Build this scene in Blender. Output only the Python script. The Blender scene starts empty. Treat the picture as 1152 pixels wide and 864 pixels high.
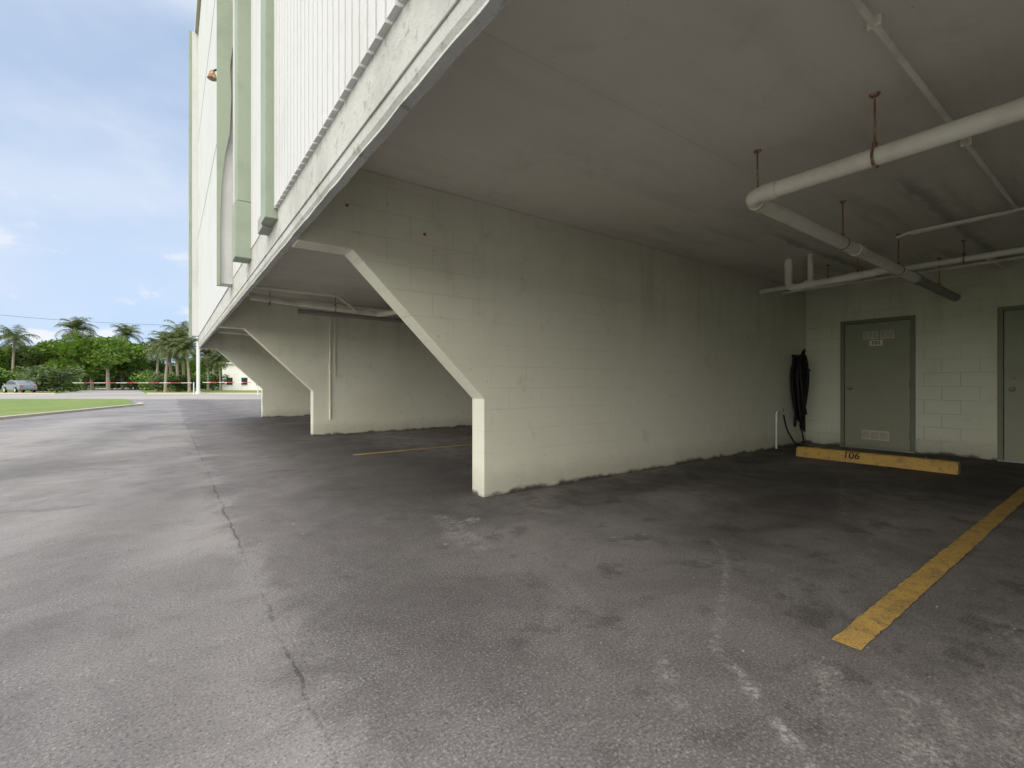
import bpy, bmesh, math, random
from mathutils import Vector, Matrix, noise as mnoise
random.seed(7)
scene = bpy.context.scene
COL = scene.collection
F = Vector((0.5906, 0.807, 0)); R = Vector((0.807, -0.5906, 0)); H = 1.05
def gp(px, d, z=0.0):
    "ground point on bearing px at distance d in front of the entrance"
    k = (px-576)/527.0
    v = F*d + R*(k*d)
    return Vector((v.x, v.y, z))

# ------------------------------------------------------------ node helpers
class NT:
    def __init__(s, name):
        s.mat = bpy.data.materials.new(name); s.mat.use_nodes = True
        s.t = s.mat.node_tree; s.n = s.t.nodes; s.l = s.t.links
        s.b = s.n['Principled BSDF']; s.out = s.n['Material Output']
        s.co = s.n.new('ShaderNodeTexCoord').outputs['Object']
        s.wobs = None
    def put(s, sock, v):
        if isinstance(v, bpy.types.NodeSocket): s.l.new(v, sock)
        else: sock.default_value = v
    def noise(s, scale, detail=3, rough=.55, vec=None, dist=0.0):
        n = s.n.new('ShaderNodeTexNoise'); n.inputs['Scale'].default_value = scale
        n.inputs['Detail'].default_value = detail; n.inputs['Roughness'].default_value = rough
        n.inputs['Distortion'].default_value = dist
        s.l.new(vec or s.co, n.inputs['Vector']); return n.outputs['Fac']
    def vor(s, scale, feature='F1', vec=None):
        n = s.n.new('ShaderNodeTexVoronoi'); n.feature = feature
        n.inputs['Scale'].default_value = scale
        s.l.new(vec or s.co, n.inputs['Vector']); return n
    def math(s, op, a, b=0.0, c=0.0, clamp=False):
        n = s.n.new('ShaderNodeMath'); n.operation = op; n.use_clamp = clamp
        s.put(n.inputs[0], a); s.put(n.inputs[1], b); s.put(n.inputs[2], c); return n.outputs[0]
    def ss(s, v, a, b, lo=0.0, hi=1.0):
        n = s.n.new('ShaderNodeMapRange'); n.interpolation_type = 'SMOOTHSTEP'
        s.put(n.inputs['Value'], v)
        n.inputs['From Min'].default_value = a; n.inputs['From Max'].default_value = b
        n.inputs['To Min'].default_value = lo; n.inputs['To Max'].default_value = hi
        return n.outputs['Result']
    def mix(s, f, a, b, mode='MIX'):
        n = s.n.new('ShaderNodeMix'); n.data_type = 'RGBA'; n.blend_type = mode
        s.put(n.inputs[0], f)
        for i, v in ((6, a), (7, b)):
            if isinstance(v, tuple) and len(v) == 3: v = (*v, 1)
            s.put(n.inputs[i], v)
        return n.outputs[2]
    def sep(s, v=None):
        n = s.n.new('ShaderNodeSeparateXYZ'); s.l.new(v or s.co, n.inputs[0]); return n.outputs
    def comb(s, x, y, z):
        n = s.n.new('ShaderNodeCombineXYZ')
        for i, v in enumerate((x, y, z)): s.put(n.inputs[i], v)
        return n.outputs[0]
    def vm(s, op, a, b=(0,0,0)):
        n = s.n.new('ShaderNodeVectorMath'); n.operation = op
        s.put(n.inputs[0], a); s.put(n.inputs[1], b)
        return n.outputs['Value'] if op in ('DOT_PRODUCT','LENGTH','DISTANCE') else n.outputs['Vector']
    def seg(s, p, q, w, soft, wob=0.0, wscale=3.0):
        "mask around a ground segment p-q (all segments share one wobble noise)"
        co = s.co
        if wob:
            if s.wobs is None:
                n = s.n.new('ShaderNodeTexNoise'); n.inputs['Scale'].default_value = 2.6
                n.inputs['Detail'].default_value = 5; n.inputs['Roughness'].default_value = .65
                s.l.new(s.co, n.inputs['Vector'])
                s.wobs = s.vm('SUBTRACT', n.outputs['Color'], (.5,.5,.5))
            co = s.vm('ADD', s.co, s.vm('MULTIPLY', s.wobs, (wob*2.4, wob*2.4, 0)))
        p = Vector((p[0], p[1], 0)); q = Vector((q[0], q[1], 0)); d = q-p; L = d.length; d.normalize()
        rel = s.vm('SUBTRACT', co, tuple(p))
        t = s.vm('DOT_PRODUCT', rel, tuple(d))
        t = s.math('MINIMUM', s.math('MAXIMUM', t, 0.0), L)
        pr = s.n.new('ShaderNodeVectorMath'); pr.operation = 'SCALE'
        pr.inputs[0].default_value = tuple(d); s.l.new(t, pr.inputs['Scale'])
        dist = s.vm('DISTANCE', rel, pr.outputs['Vector'])
        return s.ss(dist, w, w+soft, 1.0, 0.0)
    def col(s, v):
        if isinstance(v, tuple) and len(v) == 3: v = (*v, 1)
        s.put(s.b.inputs['Base Color'], v)
    def rough(s, v): s.put(s.b.inputs['Roughness'], v)
    def bump(s, h, strength=.3, dist=.01):
        n = s.n.new('ShaderNodeBump'); n.inputs['Strength'].default_value = strength
        n.inputs['Distance'].default_value = dist
        s.l.new(h, n.inputs['Height']); s.l.new(n.outputs[0], s.b.inputs['Normal']); return n

def paint(name, c, dirt=(.30,.28,.22), amt=.3, rough=.6, scale=2.0, bump=.15, spec=.3):
    m = NT(name)
    a = m.ss(m.noise(scale, 5, .6), .45, .75)
    cc = m.mix(m.math('MULTIPLY', a, amt), c, dirt)
    cc = m.mix(m.ss(m.noise(scale*14, 3, .6), .3, .8, 0, .18), cc, tuple(x*.75 for x in c))
    m.col(cc); m.rough(rough); m.b.inputs['Specular IOR Level'].default_value = spec
    if bump: m.bump(m.noise(60, 3, .7), bump, .004)
    return m.mat

# ------------------------------------------------------------ materials
def block_wall(name, c, axis, strength=.5):
    m = NT(name); x, y, z = m.sep()
    u = x if axis == 'x' else y
    vec = m.comb(u, z, 0.0)
    br = m.n.new('ShaderNodeTexBrick'); m.l.new(vec, br.inputs['Vector'])
    br.inputs['Scale'].default_value = 1.0; br.inputs['Brick Width'].default_value = .4064
    br.inputs['Row Height'].default_value = .2032; br.inputs['Mortar Size'].default_value = .005
    br.inputs['Mortar Smooth'].default_value = .8
    mort = br.outputs['Fac']
    fade = m.ss(m.noise(.9, 3), .40, .62, .10, 1.0)
    mm = m.math('MULTIPLY', mort, fade)
    big = m.ss(m.noise(.55, 5, .6), .35, .7)
    cc = m.mix(m.math('MULTIPLY', big, .5), c, (c[0]*.80, c[1]*.79, c[2]*.72))
    cc = m.mix(m.math('MULTIPLY', mm, min(1,.30*strength)), cc, (c[0]*.5, c[1]*.5, c[2]*.42))
    dv = m.vm('MULTIPLY', m.co, (3.4, 3.4, .4))
    dr = m.ss(m.noise(1.0, 5, .66, dv), .48, .76)
    top = m.ss(z, 1.1, 2.7)
    cc = m.mix(m.math('MULTIPLY', m.math('MULTIPLY', dr, top), .45), cc, (.36,.34,.26))
    bn = m.noise(3.2, 7, .72)
    cc = m.mix(m.ss(bn, .55, .72, 0, .32), cc, (.42,.41,.32))
    cc = m.mix(m.ss(bn, .30, .42, .20, 0), cc, (.80,.82,.74))
    cc = m.mix(m.ss(m.noise(22, 2, .6), .70, .78, 0, .5), cc, (.30,.27,.19))
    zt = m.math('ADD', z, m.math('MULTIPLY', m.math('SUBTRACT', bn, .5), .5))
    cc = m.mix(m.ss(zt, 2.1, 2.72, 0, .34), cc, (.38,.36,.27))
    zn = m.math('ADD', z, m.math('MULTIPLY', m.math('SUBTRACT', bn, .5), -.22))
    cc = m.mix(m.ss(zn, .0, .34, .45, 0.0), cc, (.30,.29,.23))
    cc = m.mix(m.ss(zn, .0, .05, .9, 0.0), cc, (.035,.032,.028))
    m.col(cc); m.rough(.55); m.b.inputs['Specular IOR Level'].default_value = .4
    h = m.math('SUBTRACT', m.math('MULTIPLY', m.noise(34, 4, .7), .45), m.math('MULTIPLY', mm, .8))
    h = m.math('ADD', h, m.math('MULTIPLY', bn, .8))
    m.bump(h, .45, .006)
    return m.mat
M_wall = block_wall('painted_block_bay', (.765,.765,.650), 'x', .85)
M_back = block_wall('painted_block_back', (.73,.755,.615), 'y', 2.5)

m = NT('ceiling_paint'); x,y,z = m.sep()
c = m.mix(m.ss(m.noise(.5, 5, .62), .35, .7), (.70,.675,.61), (.59,.565,.50))
n2 = m.noise(2.6, 7, .72, None, .8)
c = m.mix(m.ss(n2, .52, .74, 0, .28), c, (.40,.37,.30))
sv = m.vm('MULTIPLY', m.co, (.6, 4.0, 1))
back = m.ss(x, 2.5, 7.5, .25, 1)
c = m.mix(m.math('MULTIPLY', m.ss(m.noise(1.0, 5, .6, sv), .48, .70, 0, .50), back), c, (.30,.28,.23))
fr = m.math('ABSOLUTE', m.math('SUBTRACT', m.math('FRACT', m.math('DIVIDE', m.math('ADD', y, 2.9), 3.19)), .5))
c = m.mix(m.ss(fr, 0.0, .003, .25, 0), c, (.28,.26,.22))
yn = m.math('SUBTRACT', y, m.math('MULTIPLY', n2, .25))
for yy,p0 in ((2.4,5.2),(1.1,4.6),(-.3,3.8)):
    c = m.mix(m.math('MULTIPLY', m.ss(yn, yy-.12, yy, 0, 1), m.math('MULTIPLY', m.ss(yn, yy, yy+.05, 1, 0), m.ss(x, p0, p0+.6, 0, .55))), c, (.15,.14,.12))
c = m.mix(m.ss(m.noise(9, 5, .75), .66, .74, 0, .40), c, (.26,.20,.13))
m.col(c); m.rough(.5); m.b.inputs['Specular IOR Level'].default_value = .4; m.bump(n2, .2, .01)
M_ceil = m.mat

m = NT('concrete_fascia_paint')
c = m.mix(m.ss(m.noise(1.5, 6, .65), .4, .72), (.46,.47,.45), (.35,.355,.33))
c = m.mix(m.ss(m.noise(11, 5, .75), .54, .66, 0, .7), c, (.22,.21,.18))
m.col(c); m.rough(.8); m.bump(m.noise(22, 6, .75), .6, .014); M_fascia = m.mat

M_white = paint('white_panel_paint', (.555,.56,.56), (.42,.43,.41), .45, .5, 1.2, .1)
M_green = paint('sage_green_trim_paint', (.27,.315,.25), (.18,.215,.165), .5, .55, 2.0, .15)
M_under = paint('grey_soffit_paint', (.30,.32,.29), (.20,.21,.19), .4, .7)
M_pipe = paint('white_pvc_pipe', (.82,.81,.72), (.46,.39,.28), .6, .42, 3.0, .06, .4)
M_pipe_grey = paint('grey_cast_iron_pipe', (.30,.30,.27), (.17,.16,.13), .4, .6, 4.0, .2)
M_rust = paint('rusted_steel', (.24,.12,.06), (.56,.52,.43), .95, .85, 26.0, .4)
M_door = paint('door_green_paint', (.33,.345,.255), (.26,.27,.195), .5, .45, 2.2, .08)
M_frame = paint('door_frame_paint', (.22,.24,.17), (.15,.16,.11), .5, .5, 3.0, .08)
M_vent = paint('vent_grille_metal', (.64,.60,.52), (.45,.35,.32), .5, .5, 14.0, .1)
M_steel = paint('worn_steel', (.45,.44,.42), (.25,.24,.22), .5, .35)
M_black = paint('black_rubber', (.012,.012,.013), (.03,.03,.03), .5, .5, 5, .3)
M_num = paint('number_black_paint', (.02,.02,.02), (.1,.09,.05), .3, .7)
M_numw = paint('number_plate_white', (.72,.72,.66), (.5,.5,.4), .3, .6)
M_red = paint('red_barrier_paint', (.45,.07,.06), (.4,.1,.08), .3, .5)
M_woodpole = paint('weathered_wood', (.20,.16,.12), (.12,.1,.08), .5, .9, 5)
M_roof = paint('gravel_roof', (.45,.44,.42), (.3,.3,.28), .5, .9, 3)
M_stucco = paint('pale_stucco', (.70,.70,.68), (.55,.54,.5), .4, .8, 1)
M_glass = paint('dark_window_glass', (.03,.04,.05), (.02,.03,.04), .2, .08, 1, 0, .6)
M_car = paint('silver_car_paint', (.18,.20,.24), (.16,.18,.2), .1, .25, 1, 0, .6)
M_trunk = paint('tree_bark', (.24,.21,.17), (.14,.12,.10), .6, .95, 6, .6)
M_kerb = paint('kerb_concrete', (.46,.41,.33), (.32,.29,.23), .6, .9, 1.5, .4)
M_grit = paint('loose_grit', (.20,.18,.155), (.09,.08,.07), .9, .9, 9.0, .3)

def yellow(name, wear):
    m = NT(name)
    c = m.mix(m.ss(m.noise(3, 5, .6), .35, .7), (.58,.37,.085), (.48,.30,.085))
    c = m.mix(m.ss(m.noise(12, 6, .75), .50, .64, 0, wear), c, (.16,.12,.07))
    c = m.mix(m.ss(m.noise(130, 2, .7), .54, .62, 0, wear+.2), c, (.10,.085,.07))
    m.col(c); m.rough(.75); m.bump(m.noise(150, 3, .7), .5, .004); return m.mat
M_yellow = yellow('yellow_line_paint', .5)
M_ystop = yellow('yellow_kerb_paint', .5)

# ---------------- asphalt
m = NT('aged_asphalt'); x,y,z = m.sep()
bigN = m.noise(.38, 5, .62); midN = m.noise(1.5, 7, .70, None, .5)
big = m.ss(bigN, .36, .66); mid = m.ss(midN, .36, .66)
fine = m.noise(95, 3, .85)
fine2 = m.noise(38, 4, .8)
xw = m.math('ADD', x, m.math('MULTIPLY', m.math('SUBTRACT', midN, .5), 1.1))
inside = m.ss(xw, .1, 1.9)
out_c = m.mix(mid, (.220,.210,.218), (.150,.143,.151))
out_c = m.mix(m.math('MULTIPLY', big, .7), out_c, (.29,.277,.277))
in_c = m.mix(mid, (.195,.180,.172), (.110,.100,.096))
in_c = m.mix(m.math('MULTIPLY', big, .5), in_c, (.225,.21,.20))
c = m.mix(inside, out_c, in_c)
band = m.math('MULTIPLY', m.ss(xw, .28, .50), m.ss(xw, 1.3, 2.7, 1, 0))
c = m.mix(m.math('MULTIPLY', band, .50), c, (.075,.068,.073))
brk = m.ss(midN, .40, .58, .1, .8)
c = m.mix(m.math('MULTIPLY', m.seg((.38,-8),(.36,20), .002,.010,.045), brk), c, (.045,.042,.042))
c = m.mix(m.math('MULTIPLY', m.seg((-4.2,1.2),(-.75,2.6), .004,.02,.07), .75), c, (.05,.047,.05))
for p,q,w,sf,a in (((-1.0,-.2),(.2,7.5),.10,.5,.40),((-2.2,2.5),(-.4,16),.08,.45,.38),((-.2,1.2),(.15,3.2),.05,.4,.35),((-6,6.5),(-.6,5.4),.01,.08,.4),((-1.4,8),(1.2,9.5),.3,.8,.35)):
    c = m.mix(m.math('MULTIPLY', m.seg(p,q,w,sf,.22), a), c, (.085,.080,.086))
c = m.mix(m.math('MULTIPLY', m.seg((-3,3),(-1.9,19), .15,.6,.25), .40), c, (.34,.325,.32))
c = m.mix(m.math('MULTIPLY', m.seg((-1.3,2.2),(-1.6,6), .05,.5,.25), .30), c, (.32,.305,.305))
for p,q,w,sf,a in (((5.0,2.3),(5.6,2.3),.25,.9,.6),((3.0,3.1),(8.5,3.35),.05,.45,.65),((6.6,1.0),(8.8,1.6),.3,1.0,.75),
                   ((3.0,1.75),(4.4,1.9),.1,.5,.45),((2.1,4.6),(2.3,9.5),.4,1.0,.7),((3.2,5.4),(3.8,5.5),.3,.8,.5),
                   ((1.9,3.3),(2.4,4.4),.15,.5,.6),((.9,2.0),(1.5,4.6),.15,.8,.45),((2.2,11),(2.4,16),.4,1.0,.7)):
    c = m.mix(m.math('MULTIPLY', m.seg(p,q,w,sf,.35), a), c, (.036,.032,.031))
c = m.mix(m.math('MULTIPLY', m.ss(m.noise(3.6, 5, .65), .54, .66, 0, .6), m.ss(inside,0,1,.25,1)), c, (.050,.045,.044))
scr = m.ss(m.noise(9, 6, .8), .42, .58)
scr2 = m.ss(fine2, .44, .58)
scm = m.math('MULTIPLY', scr, m.math('ADD', m.math('MULTIPLY', scr2, .8), .2))
for p,q,w,sf,a,wo in (((2.69,1.49),(1.75,1.02),.004,.028,.75,.03),((1.75,1.02),(1.42,.55),.006,.032,.85,.03),((2.95,1.75),(2.69,1.49),.005,.03,.5,.03),
                   ((2.0,.45),(1.55,.25),.03,.12,.6,.14),((2.3,.30),(1.8,.05),.04,.15,.6,.14),((1.75,.62),(1.95,.7),.02,.06,.6,.08),
                   ((2.9,.35),(2.4,.15),.04,.15,.5,.14),((1.6,2.55),(1.72,3.3),.03,.10,.4,.1),((1.78,3.05),(1.9,3.1),.02,.05,.9,.05),
                   ((1.35,.9),(1.5,1.1),.01,.05,.4,.05),((4.8,1.2),(3.4,1.05),.01,.06,.4,.06),((5.9,2.0),(4.2,1.4),.008,.05,.4,.06)):
    k = m.math('MULTIPLY', m.seg(p,q,w,sf,wo), scm)
    c = m.mix(m.math('MULTIPLY', k, a, clamp=True), c, (.40,.38,.36))
spots = m.ss(m.noise(14, 2, .5), .71, .75, 0, .6)
c = m.mix(m.math('MULTIPLY', spots, m.ss(bigN,.45,.6)), c, (.40,.38,.35))
bs = m.vor(2.3); bm_ = m.ss(bs.outputs['Distance'], .015, .04, .8, 0)
c = m.mix(m.math('MULTIPLY', bm_, m.ss(bigN,.48,.58)), c, (.018,.018,.018))
ex = m.ss(midN, .35, .6, 1.0, .5)
c = m.mix(m.math('MULTIPLY', m.ss(fine, .53, .68, 0, .75), ex), c, (.44,.42,.405))
c = m.mix(m.ss(fine, .32, .47, .80, 0), c, (.022,.020,.020))
c = m.mix(m.math('MULTIPLY', m.ss(fine2, .54, .72, 0, .35), ex), c, (.34,.32,.31))
c = m.mix(m.ss(fine2, .30, .45, .40, 0), c, (.045,.042,.042))
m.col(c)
m.rough(m.ss(midN, .3, .75, .62, .9)); m.b.inputs['Specular IOR Level'].default_value = .35
m.bump(m.math('ADD', fine, m.math('MULTIPLY', fine2, .5)), .8, .003)
M_asph = m.mat

m = NT('sun_bleached_street')
c = m.mix(m.ss(m.noise(.12, 4, .6), .35, .7), (.32,.305,.29), (.25,.24,.235))
m.col(c); m.rough(.9); M_street = m.mat

m = NT('grass_ground')
c = m.mix(m.ss(m.noise(.35, 5, .65), .38, .66), (.13,.20,.035), (.18,.23,.06))
c = m.mix(m.ss(m.noise(6, 5, .75), .42, .66, 0, .6), c, (.075,.13,.022))
c = m.mix(m.ss(m.noise(1.1, 4, .7), .60, .75, 0, .6), c, (.25,.23,.11))
m.col(c); m.rough(.95); M_grass = m.mat

def leafmat(name, a, b):
    m = NT(name)
    geo = m.n.new('ShaderNodeNewGeometry')
    c = m.mix(geo.outputs['Random Per Island'], a, b)
    c = m.mix(m.ss(m.noise(.55, 2, .6), .4, .65, 0, .6), c, tuple(v*.5 for v in a))
    m.col(c); m.rough(.6)
    tr = m.n.new('ShaderNodeBsdfTranslucent'); m.l.new(c, tr.inputs['Color'])
    mx = m.n.new('ShaderNodeMixShader'); mx.inputs[0].default_value = .35
    m.l.new(m.b.outputs[0], mx.inputs[1]); m.l.new(tr.outputs[0], mx.inputs[2])
    m.l.new(mx.outputs[0], m.out.inputs['Surface']); return m.mat
M_leaf = leafmat('broadleaf_foliage', (.085,.17,.022), (.19,.30,.045))
M_leafd = leafmat('dark_foliage', (.050,.095,.024), (.12,.16,.05))
M_palm = leafmat('palm_fronds', (.080,.12,.037), (.18,.21,.075))

# ------------------------------------------------------------ geometry helpers
def finish(name, bm, mat, parent=None, bevel=0, smooth=False):
    me = bpy.data.meshes.new(name)
    if bevel != -1: bmesh.ops.recalc_face_normals(bm, faces=bm.faces[:])
    bm.to_mesh(me); bm.free()
    o = bpy.data.objects.new(name, me); COL.objects.link(o)
    if mat: me.materials.append(mat)
    if smooth:
        for p in me.polygons: p.use_smooth = True
    if bevel and bevel > 0:
        b = o.modifiers.new('bevel', 'BEVEL'); b.width = bevel; b.segments = 2; b.limit_method = 'ANGLE'
    if parent: o.parent = parent
    return o
def add_box(bm, x0,x1,y0,y1,z0,z1):
    v = [bm.verts.new(p) for p in ((x0,y0,z0),(x1,y0,z0),(x1,y1,z0),(x0,y1,z0),(x0,y0,z1),(x1,y0,z1),(x1,y1,z1),(x0,y1,z1))]
    for f in ((0,3,2,1),(4,5,6,7),(0,1,5,4),(1,2,6,5),(2,3,7,6),(3,0,4,7)): bm.faces.new([v[i] for i in f])
    return v
def box(name, x0,x1,y0,y1,z0,z1, mat, parent=None, bevel=0):
    bm = bmesh.new(); add_box(bm, x0,x1,y0,y1,z0,z1); return finish(name, bm, mat, parent, bevel)
def prism(name, pts, a, b, mat, parent=None, bevel=0, plane='xz'):
    bm = bmesh.new()
    mk = {'xz': lambda p,t:(p[0],t,p[1]), 'yz': lambda p,t:(t,p[0],p[1]), 'xy': lambda p,t:(p[0],p[1],t)}[plane]
    A = [bm.verts.new(mk(p,a)) for p in pts]; B = [bm.verts.new(mk(p,b)) for p in pts]
    bm.faces.new(A); bm.faces.new(list(reversed(B)))
    n = len(pts)
    for i in range(n): bm.faces.new((A[i], B[i], B[(i+1)%n], A[(i+1)%n]))
    return finish(name, bm, mat, parent, bevel)
def sheet(name, pts, z, mat, parent=None):
    bm = bmesh.new(); bm.faces.new([bm.verts.new((p[0],p[1],z)) for p in pts])
    o = finish(name, bm, mat, parent)
    if o.data.polygons[0].normal.z < 0: o.data.flip_normals()
    return o
def fillet(pts, r, n=6):
    pts = [Vector(p) for p in pts]; out = [pts[0]]
    for i in range(1, len(pts)-1):
        a = (pts[i-1]-pts[i]); b = (pts[i+1]-pts[i]); rr = min(r, a.length*.45, b.length*.45)
        p0 = pts[i]+a.normalized()*rr; p1 = pts[i]+b.normalized()*rr
        for k in range(n+1):
            t = k/n; out.append(p0*(1-t)**2 + pts[i]*2*t*(1-t) + p1*t*t)
    out.append(pts[-1]); return out
def tube(name, pts, r, mat, parent=None, fr=0, res=6):
    if fr: pts = fillet(pts, fr)
    cu = bpy.data.curves.new(name, 'CURVE'); cu.dimensions = '3D'; cu.bevel_depth = r; cu.bevel_resolution = res
    cu.use_fill_caps = True
    sp = cu.splines.new('POLY'); sp.points.add(len(pts)-1); sp.use_smooth = True
    for i,p in enumerate(pts): sp.points[i].co = (p[0],p[1],p[2],1)
    o = bpy.data.objects.new(name, cu); COL.objects.link(o); cu.materials.append(mat)
    if parent: o.parent = parent
    return o
def empty(name):
    o = bpy.data.objects.new(name, None); COL.objects.link(o); return o
def text(name, s, size, loc, rot, mat, parent=None):
    cu = bpy.data.curves.new(name, 'FONT'); cu.body = s; cu.size = size; cu.align_x = 'CENTER'; cu.align_y = 'CENTER'
    cu.extrude = .0008; cu.offset = size*.012
    o = bpy.data.objects.new(name, cu); COL.objects.link(o); o.location = loc; o.rotation_euler = rot
    cu.materials.append(mat)
    if parent: o.parent = parent
    return o

# ------------------------------------------------------------ ground
sheet('ground', [(-900,-900),(900,-900),(900,900),(-900,900)], -.008, M_grass)
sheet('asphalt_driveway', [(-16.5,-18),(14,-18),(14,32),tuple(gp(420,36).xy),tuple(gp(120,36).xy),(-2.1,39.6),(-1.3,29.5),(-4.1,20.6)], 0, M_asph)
a = gp(-900,31.8); b = gp(900,31.8); c_ = gp(900,49); d_ = gp(-900,49)
sheet('street', [a.xy,b.xy,c_.xy,d_.xy], .004, M_street)
sheet('side_street', [gp(60,48.5).xy, gp(165,48.5).xy, gp(150,150).xy, gp(125,150).xy], .008, M_street)
lawn = [(-1.3,29.5),(-1.5,31.0),gp(140,31.2).xy,gp(0,31.0).xy,gp(-700,31.0).xy,(-60,-20),(-17,-18),(-4.1,20.6)]
prism('lawn', [tuple(p) for p in lawn], -.02, .06, M_grass, plane='xy')
kerb = empty('lawn_kerb')
tube_pts = [(-16.6,-18,.03),(-4.0,20.6,.03),(-1.25,29.5,.03),(-1.35,31.2,.03)]
for i in range(3):
    p,q = Vector(tube_pts[i]),Vector(tube_pts[i+1]); dd=(q-p).normalized(); nn=Vector((dd.y,-dd.x,0))*.22
    prism('kerb_stone', [(p.x,p.y),(q.x,q.y),(q.x+nn.x,q.y+nn.y),(p.x+nn.x,p.y+nn.y)], -.01, .085, M_kerb, kerb, .01, 'xy')
fk = empty('street_kerb')
for (p0,p1,d0) in ((-400,62,49),(165,420,49)):
    p=gp(p0,d0);q=gp(p1,d0);p2=gp(p1,d0+.3);q2=gp(p0,d0+.3)
    prism('kerb_stone',[p.xy,q.xy,p2.xy,q2.xy],0,.13,M_kerb,fk,0,'xy')

S = 6.38
for i,yy in enumerate((.727, .727+S-.15, .727+2*S)):
    bm = bmesh.new(); n = 160; L0,L1 = 2.19, 7.0; top=[];bot=[]
    for k in range(n+1):
        t=L0+(L1-L0)*k/n
        top.append(bm.verts.new((t, yy+.052+random.uniform(-.005,.003)+.004*mnoise.noise(Vector((t*2,0,0))), .004)))
        bot.append(bm.verts.new((t, yy-.052+random.uniform(-.003,.005)+.004*mnoise.noise(Vector((t*2,5,0))), .004)))
    for k in range(n): bm.faces.new((bot[k],bot[k+1],top[k+1],top[k]))
    finish('parking_line', bm, M_yellow)

rg=random.Random(41); bm=bmesh.new()
for i in range(700):
    u=rg.random()
    if u<.5: X=rg.uniform(2.4,9.1); Y=3.63-abs(rg.gauss(0,.10))
    elif u<.62: X=rg.uniform(1.2,3.2); Y=rg.uniform(.2,1.8)
    elif u<.75: X=9.1-abs(rg.gauss(0,.15)); Y=rg.uniform(-2.5,3.6)
    else: X=rg.uniform(-4,8.5); Y=rg.uniform(.1,9)
    s=rg.choice((.002,.002,.003,.003,.005))
    r_=bmesh.ops.create_icosphere(bm,subdivisions=1,radius=s,matrix=Matrix.Translation((X,Y,s*.5)))
    for v in r_['verts']: v.co += Vector((rg.uniform(-1,1),rg.uniform(-1,1),rg.uniform(-.6,.3)))*s*.5
finish('gravel_debris',bm,M_grit)

# ------------------------------------------------------------ building
B = empty('apartment_building')
CZ = 2.73; YN, YE = -2.73-S, 3.65+2*S
walls_y = [YN, 3.65-S, 3.65, 3.65+S, 3.65+2*S]
prof = [(2.35,-.02),(9.18,-.02),(9.18,CZ),(.752,CZ),(.752,2.09),(1.143,2.09),(2.35,.91)]
for wy in walls_y:
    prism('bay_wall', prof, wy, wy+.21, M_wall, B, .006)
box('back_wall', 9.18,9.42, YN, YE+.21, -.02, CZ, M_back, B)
box('ceiling_slab', .752,9.42, YN,YE+.21, CZ,CZ+.22, M_ceil, B)
bm = bmesh.new(); n=320
rows=[]
for k in range(n+1):
    yy = YN+(YE+.25-YN)*k/n
    j = mnoise.noise(Vector((yy*3,0,0)))*.004; j2 = mnoise.noise(Vector((yy*5,7,0)))*.007
    rows.append([bm.verts.new(p) for p in ((.697,yy,2.47),(.697+j*.4,yy,2.135+j2*.5),(.708+j,yy,2.115+j2*.5),(.705+j,yy,2.10+j2),(.748+j,yy,2.098+j2),(.7505,yy,2.12),(.7505,yy,2.47))])
for k in range(n):
    for q in range(6): bm.faces.new((rows[k][q],rows[k][q+1],rows[k+1][q+1],rows[k+1][q]))
bm.faces.new(rows[0]); bm.faces.new(list(reversed(rows[-1])))
finish('edge_beam', bm, M_fascia, B)
tube('beam_conduit', [(.694,YN+.1,2.19),(.693,3,2.195),(.694,9,2.19),(.694,YE,2.195)], .005, M_fascia, B)
TOP=11.2
box('upper_storeys', .752, 9.42, YN, YE+.21, CZ+.22, TOP, M_stucco, B)
box('roof_parapet', .60, 9.55, YN-.1, YE+.35, TOP, TOP+.3, M_roof, B)
PB=2.44
def ribbed(y0,y1,z0,z1,xf,name):
    bm=bmesh.new(); pts=[]; y=y0; pitch=.102
    while y < y1-.11:
        pts += [(xf,y),(xf,y+.082),(xf+.026,y+.084),(xf+.026,y+.099)]
        y+=pitch
    pts += [(xf,y),(xf,y1)]
    A=[bm.verts.new((p[0],p[1],z0)) for p in pts]; C=[bm.verts.new((p[0],p[1],z1)) for p in pts]
    for i in range(len(pts)-1): bm.faces.new((A[i],A[i+1],C[i+1],C[i]))
    i0=bm.verts.new((.75,y0,z0)); i1=bm.verts.new((.75,y1,z0)); bm.faces.new(A+[i1,i0])
    return finish(name,bm,M_white,B,-1)
def fins(o):
    box('green_pilaster', .605,.75, 4.1+o,4.32+o, 2.36,TOP, M_green, B, .004)
    box('pilaster_foot', .615,.75, 4.325+o,4.55+o, 2.34,2.46, M_under, B, .004)
    box('flat_panel', .69,.751, 4.322+o,5.57+o, 2.462,TOP, M_white, B)
    box('green_pilaster', .565,.75, 5.57+o,5.8+o, 2.95,TOP, M_green, B, .004)
    box('green_box_gutter', .545,.75, 5.565+o,5.82+o, 2.36,2.945, M_green, B, .006)
    box('flat_panel', .69,.751, 5.803+o,7.3+o, 2.47,TOP, M_white, B)
    pr=[(.51,2.36),(.545,2.36),(.545,3.2),(.56,3.7),(.60,4.1),(.655,4.4),(.675,4.9),(.66,5.3),(.69,5.6),(.69,TOP),(.51,TOP)]
    prism('green_curved_fin', pr, 7.3+o,7.36+o, M_green, B)
    box('white_return_panel', .53,.751, 7.362+o,7.60+o, 2.40,TOP, M_white, B)
fins(0); fins(-S)
ribbed(7.61-S, 4.098, PB, TOP, .668, 'ribbed_panel')
ribbed(YN, 4.098-S, PB, TOP, .668, 'ribbed_panel')
box('flat_panel', .682,.751, 7.61,YE-.1, PB,TOP, M_white, B)
for zz in (5.3,8.1): box('panel_joint_strip', .678,.6815, 7.61,YE-.1, zz,zz+.02, M_under, B)
box('white_end_return', .53,.751, YE-.098,YE+.2, PB,TOP, M_white, B)
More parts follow.
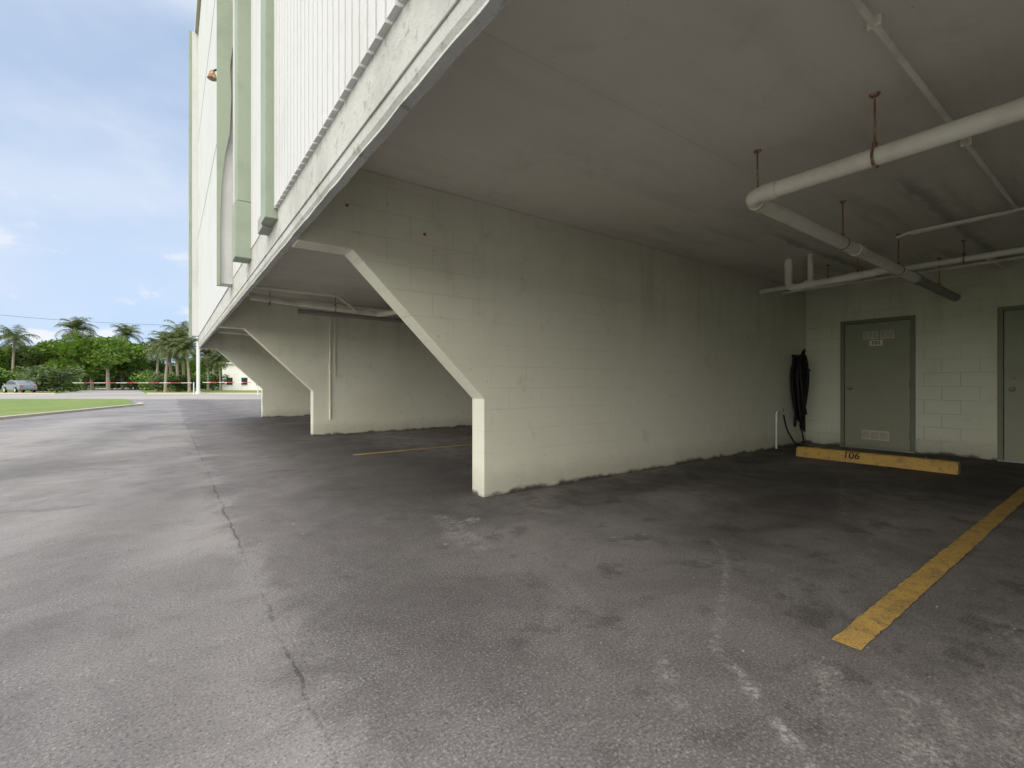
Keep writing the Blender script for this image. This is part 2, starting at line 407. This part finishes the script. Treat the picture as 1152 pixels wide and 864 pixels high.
box('green_end_pilaster', .46,.529, YE-.10,YE+.2, PB-.05,TOP, M_green, B, .004)
tube('facade_light_arm', [(.68,8.6,5.9),(.60,8.6,5.95),(.54,8.6,5.89)], .014, M_black, B, .02)
bm=bmesh.new(); bmesh.ops.create_cone(bm, cap_ends=True, segments=16, radius1=.07, radius2=.03, depth=.12, matrix=Matrix.Translation((.54,8.6,5.84)))
finish('facade_light_shade', bm, M_rust, B)
for (xx,zz) in ((1.75,2.32),(1.1,2.42)):
    bm=bmesh.new(); bmesh.ops.create_cone(bm,cap_ends=True,segments=10,radius1=.012,radius2=.009,depth=.02,matrix=Matrix.Translation((xx,3.64,zz))@Matrix.Rotation(math.pi/2,4,'X'))
    finish('anchor_bolt',bm,M_rust,B)

def door(y0, num):
    P = empty('utility_door'); P.parent = B
    y1=y0+.98; X=9.18; Z=2.10; fw=.055
    box('frame_jamb', X-.035,X+.02, y0,y0+fw, 0,Z, M_frame,P,.004)
    box('frame_jamb', X-.035,X+.02, y1-fw,y1, 0,Z, M_frame,P,.004)
    box('frame_head', X-.035,X+.02, y0+fw+.001,y1-fw-.001, Z-fw,Z, M_frame,P,.004)
    box('door_leaf', X-.014,X+.018, y0+fw+.006,y1-fw-.006, .012,Z-fw-.006, M_door,P,.003)
    box('door_gap', X-.004,X+.010, y0+fw-.001,y1-fw+.001, .0,Z-fw+.001, M_black,P)
    ym=(y0+y1)/2
    for (ya,yb,za,zb) in ((ym-.03,ym+.17,1.77,1.90),(ym-.24,ym-.06,1.77,1.90),(ym-.17,ym+.19,.15,.30)):
        box('vent_frame', X-.022,X-.0142, ya,yb,za,zb, M_vent,P,.002)
        nn=int((zb-za-.03)/.016)
        for i in range(nn):
            z=za+.018+i*.016
            prism('vent_louvre', [(X-.0222,z),(X-.0222,z+.006),(X-.031,z+.001),(X-.031,z-.002)], ya+.015,yb-.015, M_vent,P)
            box('vent_slot', X-.0232,X-.0221, ya+.015,yb-.015, z+.0075,z+.0115, M_frame,P)
        for q in (1,2):
            yy=ya+(yb-ya)*q/3; box('vent_bar', X-.032,X-.0235, yy-.006,yy+.006, za+.01,zb-.01, M_vent,P)
    box('number_plate', X-.018,X-.0142, ym-.09,ym+.09, 1.665,1.755, M_numw,P,.001)
    text('door_number', num, .085, (X-.0188,ym,1.71), (math.pi/2,0,-math.pi/2), M_num, P)
    yk=y1-.14
    bm=bmesh.new()
    bmesh.ops.create_cone(bm,cap_ends=True,segments=20,radius1=.032,radius2=.03,depth=.012,matrix=Matrix.Translation((X-.02,yk,.98))@Matrix.Rotation(math.pi/2,4,'Y'))
    bmesh.ops.create_cone(bm,cap_ends=True,segments=12,radius1=.011,radius2=.011,depth=.05,matrix=Matrix.Translation((X-.045,yk,.98))@Matrix.Rotation(math.pi/2,4,'Y'))
    bmesh.ops.create_uvsphere(bm,u_segments=16,v_segments=10,radius=.028,matrix=Matrix.Translation((X-.075,yk,.98)))
    bmesh.ops.create_cone(bm,cap_ends=True,segments=20,radius1=.026,radius2=.024,depth=.016,matrix=Matrix.Translation((X-.022,yk,1.12))@Matrix.Rotation(math.pi/2,4,'Y'))
    finish('door_knob',bm,M_steel,P,0,True)
    for zz in (.25,1.05,1.85): box('hinge', X-.04,X-.0355, y0+fw-.012,y0+fw+.012, zz-.05,zz+.05, M_frame,P)
    box('threshold', X-.06,X-.0355, y0,y1, 0,.015, M_steel,P)
door(2.13,'101'); door(.27,'102'); door(2.13+S,'103'); door(.27+S,'104')

# ------------------------------------------------------------ pipes
def hanger(p, z, r, parent, mat=M_rust):
    x,y = p
    tube('hanger_rod', [(x,y,z+r),(x+.004,y,(z+CZ)/2),(x,y,CZ)], .006, mat, parent, res=3)
    bm=bmesh.new(); bmesh.ops.create_cone(bm,cap_ends=True,segments=16,radius1=.02,radius2=.028,depth=.012,matrix=Matrix.Translation((x,y,CZ-.006)))
    bmesh.ops.create_cone(bm,cap_ends=True,segments=6,radius1=.014,radius2=.014,depth=.035,matrix=Matrix.Translation((x,y,z+r+.02)))
    finish('hanger_flange',bm,mat,parent)
def ring(p, z, r, axis, parent, mat=M_rust):
    pts=[]
    for i in range(25):
        a=i/24*2*math.pi
        pts.append((p[0]+(0 if axis=='x' else math.cos(a)*(r+.003)), p[1]+(math.cos(a)*(r+.003) if axis=='x' else 0), z+math.sin(a)*(r+.003)))
    for off in (-.006,.002):
        tube('hanger_ring', [(q[0]+(off if axis=='x' else 0), q[1]+(0 if axis=='x' else off), q[2]) for q in pts], .004, mat, parent, res=3)
def sleeve(p, q, r, mat, parent):
    tube('pipe_coupling', [p,q], r, mat, parent)
PX,PY,PZ=3.3,1.68,2.36
P1=empty('drain_pipe')
tube('main_run', [(PX,-6,PZ+.05),(PX,PY,PZ),(7.6,PY,PZ-.045)], .052, M_pipe, P1, .10)
tube('iron_run', [(7.3,PY,PZ-.042),(9.19,PY,PZ-.06)], .055, M_pipe_grey, P1)
sleeve((PX,PY-.19,PZ),(PX,PY-.10,PZ), .060, M_pipe, P1); sleeve((PX+.10,PY,PZ),(PX+.19,PY,PZ), .060, M_pipe, P1)
sleeve((5.3,PY,PZ-.022),(5.42,PY,PZ-.022), .060, M_pipe, P1); sleeve((7.2,PY,PZ-.04),(7.36,PY,PZ-.04), .064, M_pipe_grey, P1)
sleeve((PX,.05,PZ),(PX,.13,PZ), .059, M_pipe, P1)
for (p,ax) in (((PX,.95),'y'),((PX,-1.2),'y'),((PX+.12,PY),'x'),((5.0,PY),'x'),((6.6,PY),'x'),((8.3,PY),'x')):
    z=PZ-(p[0]-PX)*.01
    hanger(p,z,.052,P1); ring(p,z,.052,ax,P1)
P2=empty('branch_pipe')
tube('branch_run', [(6.75,2.90,CZ),(6.75,2.90,PZ-.02),(6.7,1.95,PZ),(6.7,1.74,PZ+.02)], .045, M_pipe, P2, .10)
tube('branch_riser', [(6.72,2.62,CZ),(6.72,2.62,PZ+.02)], .034, M_pipe, P2)
sleeve((6.73,2.68,PZ-.005),(6.73,2.56,PZ-.005), .055, M_pipe, P2)
sleeve((6.72,2.2,PZ-.003),(6.72,2.12,PZ-.003), .053, M_pipe, P2)
sleeve((6.75,2.90,CZ-.12),(6.75,2.90,CZ-.04), .053, M_pipe, P2)
hanger((6.71,2.1),PZ,.036,P2)
P3=empty('supply_pipe')
tube('supply_run', [(7.5,3.64,2.50),(7.5,-6,2.54)], .036, M_pipe, P3)
tube('supply_run_thin', [(8.2,3.64,2.56),(8.2,-6,2.56)], .020, M_pipe, P3)
tube('supply_drop', [(8.2,1.2,2.56),(8.2,1.2,2.62),(8.9,1.2,2.62),(9.18,1.2,2.62)], .016, M_pipe, P3,.04)
for yy in (2.7,1.3,.2,-1.2): hanger((7.5,yy),2.51,.036,P3); ring((7.5,yy),2.51,.036,'y',P3)
P4=empty('electrical_conduit')
tube('conduit_run', [(.80,.75,2.695),(6.5,.75,2.695),(6.5,1.55,2.68)], .015, M_pipe, P4, .06)
tube('conduit_cross', [(6.3,1.62,2.62),(6.3,1.5,2.65),(6.3,-6,2.68)], .013, M_pipe, P4, .03)
for xx in (2.6,4.4): box('conduit_strap', xx-.008,xx+.008,.722,.778,2.679,2.7295,M_pipe,P4,.003)
P5=empty('drain_pipe')
y2=9.0
tube('main_run', [(1.1,y2,2.52),(3.35,y2,2.42),(3.35,y2-1.0,2.36),(4.6,y2-1.0,2.34)], .05, M_pipe, P5, .12)
tube('second_run', [(1.0,9.35,2.62),(3.0,9.35,2.56),(8.5,9.35,2.50)], .035, M_pipe, P5, .05)
tube('third_run', [(.85,8.45,2.60),(2.4,8.45,2.60),(2.9,y2,2.45)], .028, M_pipe, P5, .1)
tube('iron_run', [(2.0,9.7,2.45),(9.1,9.7,2.40)], .045, M_pipe_grey, P5)
for p in ((1.4,y2),(2.5,y2),(3.35,8.3)): hanger(p,2.45,.05,P5); ring(p,2.46,.05,'x' if p[0]<3.3 else 'y',P5)
P6=empty('drain_pipe')
tube('main_run', [(1.1,15.3,2.52),(3.3,15.3,2.42),(3.3,14.3,2.36),(8,14.3,2.3)], .05, M_pipe, P6, .12)
tube('second_run', [(1.0,15.6,2.6),(8,15.6,2.55)], .03, M_pipe, P6)
P7=empty('wall_conduit')
tube('conduit', [(2.68,10.01,2.72),(2.68,10.01,.32)], .016, M_pipe, P7)
tube('conduit', [(2.78,10.012,2.72),(2.78,10.012,1.2)], .012, M_pipe, P7)
for zz in (.6,1.4,2.2): box('conduit_strap',2.65,2.71,9.99,10.029,zz-.012,zz+.012,M_pipe,P7)
P8=empty('wall_conduit')
tube('conduit', [(2.9,16.39,1.0),(7.5,16.39,1.0)], .02, M_pipe, P8)

HB=empty('garden_hose')
tube('standpipe', [(7.95,3.60,0),(7.95,3.60,.60),(8.12,3.60,.62),(8.20,3.60,.55)], .014, M_pipe, HB, .06)
bm=bmesh.new(); bmesh.ops.create_cone(bm,cap_ends=True,segments=12,radius1=.03,radius2=.03,depth=.012,matrix=Matrix.Translation((8.12,3.56,.66)))
add_box(bm,8.10,8.15,3.575,3.625,.59,.655); finish('tap_valve',bm,M_steel,HB)
tube('hose_feed', [(8.20,3.60,.55),(8.26,3.58,.30),(8.38,3.50,.06),(8.55,3.45,.02),(8.72,3.5,.05),(8.75,3.57,.4)], .012, M_black, HB, .12)
HH=empty('hose_bundle'); rnd=random.Random(3)
for i in range(16):
    cx=8.69+rnd.uniform(-.05,.05); w=.14+rnd.uniform(-.06,.06); zt=1.47+rnd.uniform(-.06,.06); zb=.34+rnd.uniform(-.12,.30)
    y=3.61-i*.010; pts=[]; sh=rnd.uniform(-.5,.5)
    for k in range(33):
        a=k/32*2*math.pi; s=math.sin(a)
        zz=(zt+zb)/2+(zt-zb)/2*math.cos(a)
        pts.append((cx+w*s*(.75+.25*math.cos(a+2.6))+.03*math.sin(a*2+sh*3), y-.02*math.sin(a*2+sh), zz))
    tube('hose_loop', pts, .016, M_black, HH)
tube('wrap_band', [(8.56,3.60,1.30),(8.60,3.43,1.27),(8.80,3.43,1.28),(8.84,3.60,1.31)], .018, M_black, HH, .05)
box('wall_bracket', 8.60,8.82,3.50,3.649,1.51,1.55,M_black,HH,.006)
bm=bmesh.new(); bmesh.ops.create_uvsphere(bm,u_segments=32,v_segments=24,radius=1)
for v in bm.verts:
    n=mnoise.noise(v.co*3.2)*.45; n2_=mnoise.noise(v.co*9)*.08
    v.co=Vector((8.70+v.co.x*.085*(1+n+n2_)*(1.1-.3*v.co.z), 3.57+v.co.y*.05*(1+n), .90+v.co.z*.50))
finish('cover_bag',bm,M_black,HH,0,True)
tube('hook_strap', [(8.64,3.55,1.45),(8.68,3.5,1.60),(8.75,3.5,1.64),(8.80,3.55,1.50)], .016, M_black, HH,.03)

def pstop(y0,y1,X,num):
    P=empty('parking_stop'); n=40; bm=bmesh.new(); rows=[]
    pr=[(-.085,0),(-.078,.05),(-.05,.125),(-.035,.14),(.035,.14),(.05,.125),(.078,.05),(.085,0)]
    for k in range(n+1):
        t=k/n; e=min(t,1-t)*n; s=.88 if e==0 else 1.0; row=[]
        for (a,z) in pr:
            j=mnoise.noise(Vector((t*24,a*20,z*20)))*.009
            row.append(bm.verts.new((X+a*s+j, y0+(y1-y0)*t, z*(.93 if e==0 else 1)+(j if z>0 else 0))))
        rows.append(row)
    for k in range(n):
        for q in range(7): bm.faces.new((rows[k][q],rows[k][q+1],rows[k+1][q+1],rows[k+1][q]))
    bm.faces.new(rows[0]); bm.faces.new(list(reversed(rows[-1])))
    finish('stop_body',bm,M_ystop,P,0)
    text('stop_number', num, .13, (X-.070,(y0+y1)/2+.18,.088), (math.radians(70),0,-math.pi/2), M_num, P)
    for yy in (y0+.3,y1-.3):
        bm=bmesh.new(); bmesh.ops.create_cone(bm,cap_ends=True,segments=10,radius1=.014,radius2=.014,depth=.02,matrix=Matrix.Translation((X,yy,.146))); finish('anchor_pin',bm,M_rust,P)
pstop(1.33,3.07,7.45,'106'); pstop(1.33+S,3.07+S,7.45,'104')

# ------------------------------------------------------------ vegetation
def broad_mesh(name, seed, h, w, nleaf, mat, trunk=True, leaf=.30):
    r=random.Random(seed); bm=bmesh.new(); blobs=[]
    for i in range(12):
        a=r.uniform(0,2*math.pi); rad=r.uniform(.1,.72)*w/2
        z=h*r.uniform(.35 if trunk else .25,.84)
        blobs.append((Vector((math.cos(a)*rad,math.sin(a)*rad,z)), r.uniform(.14,.26)*w))
    blobs.append((Vector((0,0,h*.62)), w*.28))
    for i in range(nleaf):
        c,s=r.choice(blobs)
        d=Vector((r.gauss(0,1),r.gauss(0,1),r.gauss(0,1))).normalized()*s*r.uniform(.55,1.12)
        d.z*=.75; p=c+d
        if p.z<.1: p.z=r.uniform(.1,.6)
        u=Vector((r.gauss(0,1),r.gauss(0,1),r.gauss(0,.6))).normalized(); v=u.orthogonal().normalized()
        sz=leaf*r.uniform(.5,1.2)
        bm.faces.new([bm.verts.new(p+q) for q in (u*sz, v*sz*.55, -u*sz, -v*sz*.55)])
    for f in bm.faces: f.material_index=0
    def limb(p,q,ra,rb):
        ax=(q-p).normalized(); e=ax.orthogonal().normalized(); g=ax.cross(e)
        A=[bm.verts.new(p+(e*math.cos(t)+g*math.sin(t))*ra) for t in [k*math.pi/3 for k in range(6)]]
        C=[bm.verts.new(q+(e*math.cos(t)+g*math.sin(t))*rb) for t in [k*math.pi/3 for k in range(6)]]
        for k in range(6):
            f=bm.faces.new((A[k],A[(k+1)%6],C[(k+1)%6],C[k])); f.material_index=1
    if trunk:
        limb(Vector((0,0,-.1)),Vector((.1,0,h*.4)),h*.035,h*.022)
        for c,s in blobs[:8]: limb(Vector((.1,0,h*.38)),c,h*.018,h*.006)
    me=bpy.data.meshes.new(name); bm.to_mesh(me); bm.free(); me.materials.append(mat); me.materials.append(M_trunk); return me
def palm_mesh(name, seed, h, fl, nf=38):
    r=random.Random(seed); bm=bmesh.new(); lean=Vector((r.uniform(-.06,.06)*h,r.uniform(-.06,.06)*h,0))
    prev=None
    for k in range(9):
        t=k/8; c=Vector((0,0,-.1+t*h))+lean*t*t; ra=.19*(1-.35*t)*(1.25 if k==0 else 1)
        ringv=[bm.verts.new(c+Vector((math.cos(a)*ra,math.sin(a)*ra,0))) for a in [q*math.pi/4 for q in range(8)]]
        if prev:
            for q in range(8):
                f=bm.faces.new((prev[q],prev[(q+1)%8],ringv[(q+1)%8],ringv[q])); f.material_index=1
        prev=ringv
    top=Vector((0,0,h))+lean
    for i in range(nf):
        az=r.uniform(0,2*math.pi); el=r.uniform(-.6,1.35); L=fl*r.uniform(.75,1.1)
        hd=Vector((math.cos(az),math.sin(az),0)); p=top.copy(); n=9; side=Vector((-hd.y,hd.x,0))
        for k in range(n):
            t=k/n; e=el-1.7*t*t-.25*t
            stp=(hd*math.cos(e)+Vector((0,0,math.sin(e))))*L/n; q=p+stp
            w=L*.30*math.sin(math.pi*(.12+.85*t))+.05
            for sg in (-1,1):
                for j in range(2):
                    a0=p+stp*(j*.5); a1=a0+stp*.36
                    tip=a0+side*sg*w*r.uniform(.8,1.1)+stp*.7+Vector((0,0,-w*r.uniform(.2,.6)))
                    bm.faces.new([bm.verts.new(a0),bm.verts.new(a1),bm.verts.new(tip)])
            p=q
    me=bpy.data.meshes.new(name); bm.to_mesh(me); bm.free(); me.materials.append(M_palm); me.materials.append(M_trunk); return me
def place(me, name, px, d, s=1.0, sz=None):
    o=bpy.data.objects.new(name, me); COL.objects.link(o); p=gp(px,d); o.location=(p.x,p.y,0)
    o.rotation_euler=(0,0,random.uniform(0,6.28)); o.scale=(s,s,sz or s); return o
bmA=[broad_mesh('broadleafA',1,8,10,4200,M_leaf), broad_mesh('broadleafB',2,8,9,4200,M_leaf), broad_mesh('broadleafC',5,8,10,4200,M_leafd)]
shr=[broad_mesh('shrubA',11,2.6,4.5,1800,M_leafd,False,.18), broad_mesh('shrubB',12,2.6,4.5,1800,M_leaf,False,.18)]
pl=[palm_mesh('palmA',21,7.5,2.8), palm_mesh('palmB',22,6.0,2.6,50), palm_mesh('palmC',23,8.5,2.7)]
for px,d,s,k in ((-40,80,1.1,2),(8,80,.98,0),(36,80,.90,2),(62,84,1.05,1),(80,82,1.10,0),(104,78,1.15,0),(122,76,1.18,1),(138,82,1.12,0),(152,92,.85,2),(-100,85,1.1,1),(-180,85,1.1,0),
                 (172,90,.75,2),(215,92,.85,1),(262,96,.9,0),(280,98,.95,2),(330,110,.9,1),(400,110,1,0),(28,96,1.1,1)):
    place(bmA[k],'broadleaf_tree',px,d,s)
for px,d,s,k in ((14,74,1.12,0),(26,80,1.05,1),(84,78,1.20,2),(147,86,1.18,2),(186,60,.95,1),(200,64,1.10,1),(213,60,.92,1),(176,66,1.0,1),(193,68,1.15,1),(207,70,1.15,0),(240,78,1.05,0),(256,80,1.0,1),(-30,82,1.0,2),(96,88,1.2,0),(248,70,.75,1),(234,70,.9,1)):
    place(pl[k],'palm_tree',px,d,s)
for px,d,s,k in ((58,58,1.25,0),(48,60,1.1,0),(70,62,1.0,1),(2,66,1.3,1),(-14,64,1.2,0),(170,70,1.2,1),(182,62,.9,0),(196,64,1.0,1),(205,64,.9,0),(222,76,1.1,1),(240,78,1.1,0),(280,82,1.0,0),(160,80,1.4,0),(110,92,2.0,1),(92,92,2.0,0),(36,72,1.4,0),(145,90,1.9,0),(128,96,2.0,0),(300,80,1,1)):
    place(shr[k],'shrub',px,d,s)
bm=bmesh.new(); rr=random.Random(9)
for i in range(9000):
    px=rr.uniform(-420,560); d=rr.uniform(125,150)
    hh=4.6+1.6*mnoise.noise(Vector((px*.03,0,0)))+1.0*mnoise.noise(Vector((px*.11,3,0)))
    p=gp(px,d,rr.uniform(0,max(1.5,hh+1.5)))
    u=Vector((rr.gauss(0,1),rr.gauss(0,1),rr.gauss(0,.7))).normalized(); v=u.orthogonal().normalized(); s=rr.uniform(.4,1.0)
    bm.faces.new([bm.verts.new(p+q) for q in (u*s,v*s*.6,-u*s,-v*s*.6)])
finish('distant_treeline',bm,M_leafd,None,-1)

# ------------------------------------------------------------ distant street things
G=empty('barrier_rail')
def striped(p,q,z,n):
    for i in range(n):
        a=p.lerp(q,i/n); b=p.lerp(q,(i+1)/n)
        tube('rail_stripe',[(a.x,a.y,z),(b.x,b.y,z)],.030,M_red if i%2 else M_white,G,res=2)
p=gp(82,46); q=gp(216,46); striped(p,q,1.16,11)
p=gp(228,46); q=gp(292,46); striped(p,q,1.20,7)
for px in (218,290):
    p=gp(px,46); tube('rail_post',[(p.x,p.y,0),(p.x,p.y,1.22)],.05,M_white,G,res=3)
WP=empty('white_post'); p=gp(223,48)
tube('post_shaft',[(p.x,p.y,0),(p.x,p.y,5.3)],.16,M_white,WP,res=4); tube('post_cap',[(p.x,p.y,5.3),(p.x,p.y,5.4)],.2,M_white,WP,res=4); tube('post_base',[(p.x,p.y,0),(p.x,p.y,.3)],.26,M_white,WP,res=4)

def house(px0,px1,d,z,name):
    P=empty(name); a=gp(px0,d); b=gp(px1,d); u=(b-a).normalized(); v=Vector((-u.y,u.x,0))
    if v.dot(F)<0: v=-v
    w=(b-a).length; dep=8
    M=Matrix((( u.x,v.x,0,a.x),(u.y,v.y,0,a.y),(0,0,1,0),(0,0,0,1)))
    def bx(n,x0,x1,y0,y1,z0,z1,mat):
        o=box(n,x0,x1,y0,y1,z0,z1,mat,P); o.matrix_world=M; return o
    bx('walls',0,w,0,dep,0,z,M_stucco); bx('roof',-.4,w+.4,-.4,dep+.4,z,z+.25,M_white)
    k=max(2,int(w/2.2))
    for i in range(k):
        for s in range(max(1,int(z/2.7))):
            x=w*(i+.5)/k; bx('window',x-.5,x+.5,-.03,-.003,.9+s*2.7,2.1+s*2.7,M_glass)
            bx('window_sill',x-.55,x+.55,-.08,-.031,.82+s*2.7,.9+s*2.7,M_white)
house(250,300,78,4.4,'neighbour_house'); house(2,40,100,4.0,'neighbour_house'); house(205,219,100,3.0,'neighbour_house')

def car(px,d,ang):
    P=empty('parked_car')
    body=[(-2.05,.35),(-2.1,.62),(-2.0,.85),(-1.55,.95),(-1.25,1.0),(-.7,1.38),(-.3,1.47),(.7,1.47),(1.35,1.30),(1.85,1.02),(2.05,.95),(2.12,.6),(2.08,.35),
          (1.68,.33),(1.6,.55),(1.4,.68),(1.15,.68),(.95,.55),(.88,.33),(-.95,.33),(-1.02,.55),(-1.22,.68),(-1.46,.68),(-1.66,.55),(-1.74,.33)]
    prism('body',body,-.82,.82,M_car,P,.06)
    g=[(-1.15,1.0),(-.68,1.32),(-.3,1.41),(.68,1.41),(1.28,1.25),(1.5,1.02)]
    prism('side_glass',g,-.835,.835,M_glass,P)
    w=prism('windscreen',[(-1.22,1.02),(-.75,1.36),(-.72,1.34),(-1.18,1.0)],-.68,.68,M_glass,P)
    w.location=(-.03,0,.03)
    for x in (-1.34,1.27):
        for y in (-.78,.78):
            bm=bmesh.new(); bmesh.ops.create_cone(bm,cap_ends=True,segments=24,radius1=.33,radius2=.33,depth=.2,matrix=Matrix.Translation((x,y,.33))@Matrix.Rotation(math.pi/2,4,'X')); finish('tyre',bm,M_black,P,.02)
            bm=bmesh.new(); bmesh.ops.create_cone(bm,cap_ends=True,segments=16,radius1=.2,radius2=.2,depth=.22,matrix=Matrix.Translation((x,y,.33))@Matrix.Rotation(math.pi/2,4,'X')); finish('wheel_rim',bm,M_steel,P,.01)
    for y in (-.62,.62): box('headlight',-2.13,-2.0,y-.16,y+.16,.68,.8,M_white,P,.02); box('tail_light',2.05,2.13,y-.14,y+.14,.72,.88,M_red,P,.02)
    p=gp(px,d); P.location=(p.x,p.y,.0); P.rotation_euler=(0,0,ang)
car(22,56,math.radians(-60))

UP=[]
for (px,d,h) in ((-130,60,11.6),(300,66,9.3)):
    P=empty('utility_pole'); p=gp(px,d); UP.append(Vector((p.x,p.y,h)))
    tube('pole_shaft',[(p.x,p.y,0),(p.x,p.y,h+.3)],.14,M_woodpole,P,res=3)
    tube('crossarm',[(p.x-R.x*.9,p.y-R.y*.9,h-.2),(p.x+R.x*.9,p.y+R.y*.9,h-.2)],.07,M_woodpole,P,res=2)
pts=[UP[0].lerp(UP[1],t/20)-Vector((0,0,1.0*4*(t/20)*(1-t/20))) for t in range(21)]
tube('power_line',pts,.018,M_black,None,res=2)

# ------------------------------------------------------------ sky & sun
SUN_EL=math.radians(48); sd=Vector((-.75,-.66,0)).normalized()
W=bpy.data.worlds.new('World'); scene.world=W; W.use_nodes=True
t=W.node_tree; N=t.nodes; L=t.links; bg=N['Background']
sky=N.new('ShaderNodeTexSky'); sky.sky_type='NISHITA'; sky.sun_disc=False; sky.sun_elevation=SUN_EL
sky.sun_rotation=math.atan2(sd.x,sd.y); sky.air_density=1.0; sky.dust_density=1.0; sky.ozone_density=1.0
tc=N.new('ShaderNodeTexCoord')
def wm(op,a,b=0.0,c=0.0):
    n=N.new('ShaderNodeMath'); n.operation=op
    for i,v in enumerate((a,b,c)):
        if isinstance(v,bpy.types.NodeSocket): L.new(v,n.inputs[i])
        else: n.inputs[i].default_value=v
    return n.outputs[0]
def wss(v,a,b,lo=0,hi=1):
    n=N.new('ShaderNodeMapRange'); n.interpolation_type='SMOOTHSTEP'; L.new(v,n.inputs['Value'])
    n.inputs['From Min'].default_value=a; n.inputs['From Max'].default_value=b; n.inputs['To Min'].default_value=lo; n.inputs['To Max'].default_value=hi; return n.outputs['Result']
def wmix(f,a,b):
    n=N.new('ShaderNodeMix'); n.data_type='RGBA'
    for i,v in ((0,f),(6,a),(7,b)):
        if isinstance(v,bpy.types.NodeSocket): L.new(v,n.inputs[i])
        else: n.inputs[i].default_value=v
    return n.outputs[2]
sp=N.new('ShaderNodeSeparateXYZ'); L.new(tc.outputs['Generated'],sp.inputs[0])
vs=N.new('ShaderNodeVectorMath'); vs.operation='MULTIPLY'; vs.inputs[1].default_value=(1,1,2.2); L.new(tc.outputs['Generated'],vs.inputs[0])
def wn(scale,det,rough,vec):
    n=N.new('ShaderNodeTexNoise'); n.inputs['Scale'].default_value=scale; n.inputs['Detail'].default_value=det; n.inputs['Roughness'].default_value=rough; L.new(vec,n.inputs['Vector']); return n.outputs['Fac']
soft=wss(wn(2.2,4,.5,vs.outputs[0]),.35,.72,0,.75)
puff=wss(wn(9,6,.58,vs.outputs[0]),.545,.66,0,.9)
puff=wm('MULTIPLY',puff,wss(sp.outputs[2],.06,.34,1,0.12))
hz=wss(sp.outputs[2],0,.45,.97,.60)
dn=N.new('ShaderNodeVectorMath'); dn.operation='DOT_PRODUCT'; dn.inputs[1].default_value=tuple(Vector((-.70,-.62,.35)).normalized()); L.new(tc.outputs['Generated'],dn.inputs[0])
sky_fill=wss(dn.outputs['Value'],0.0,.65)  # extra-bright unseen sky behind the camera, added to light the bays
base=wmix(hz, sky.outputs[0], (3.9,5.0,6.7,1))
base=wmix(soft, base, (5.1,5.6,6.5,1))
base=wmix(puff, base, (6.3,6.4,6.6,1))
base=wmix(sky_fill, base, (20.4,19.7,18.2,1))
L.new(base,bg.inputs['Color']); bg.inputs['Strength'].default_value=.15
sl=bpy.data.lights.new('sun','SUN'); sl.energy=1.3; sl.angle=math.radians(20); sl.color=(1,.95,.87)
so=bpy.data.objects.new('sun',sl); COL.objects.link(so)
dirv=Vector((sd.x*math.cos(SUN_EL),sd.y*math.cos(SUN_EL),math.sin(SUN_EL)))
so.rotation_euler=dirv.to_track_quat('Z','Y').to_euler()

scene.view_settings.view_transform='Standard'; scene.view_settings.look='None'; scene.view_settings.exposure=0
# ------------------------------------------------------------ camera
cd=bpy.data.cameras.new('camera'); cam=bpy.data.objects.new('camera',cd); COL.objects.link(cam)
cd.sensor_width=36; cd.lens=527/1152*36; cd.clip_end=3000; cd.clip_start=.05
cam.location=(0,0,H); cam.rotation_euler=F.to_track_quat('-Z','Y').to_euler()
scene.camera=cam
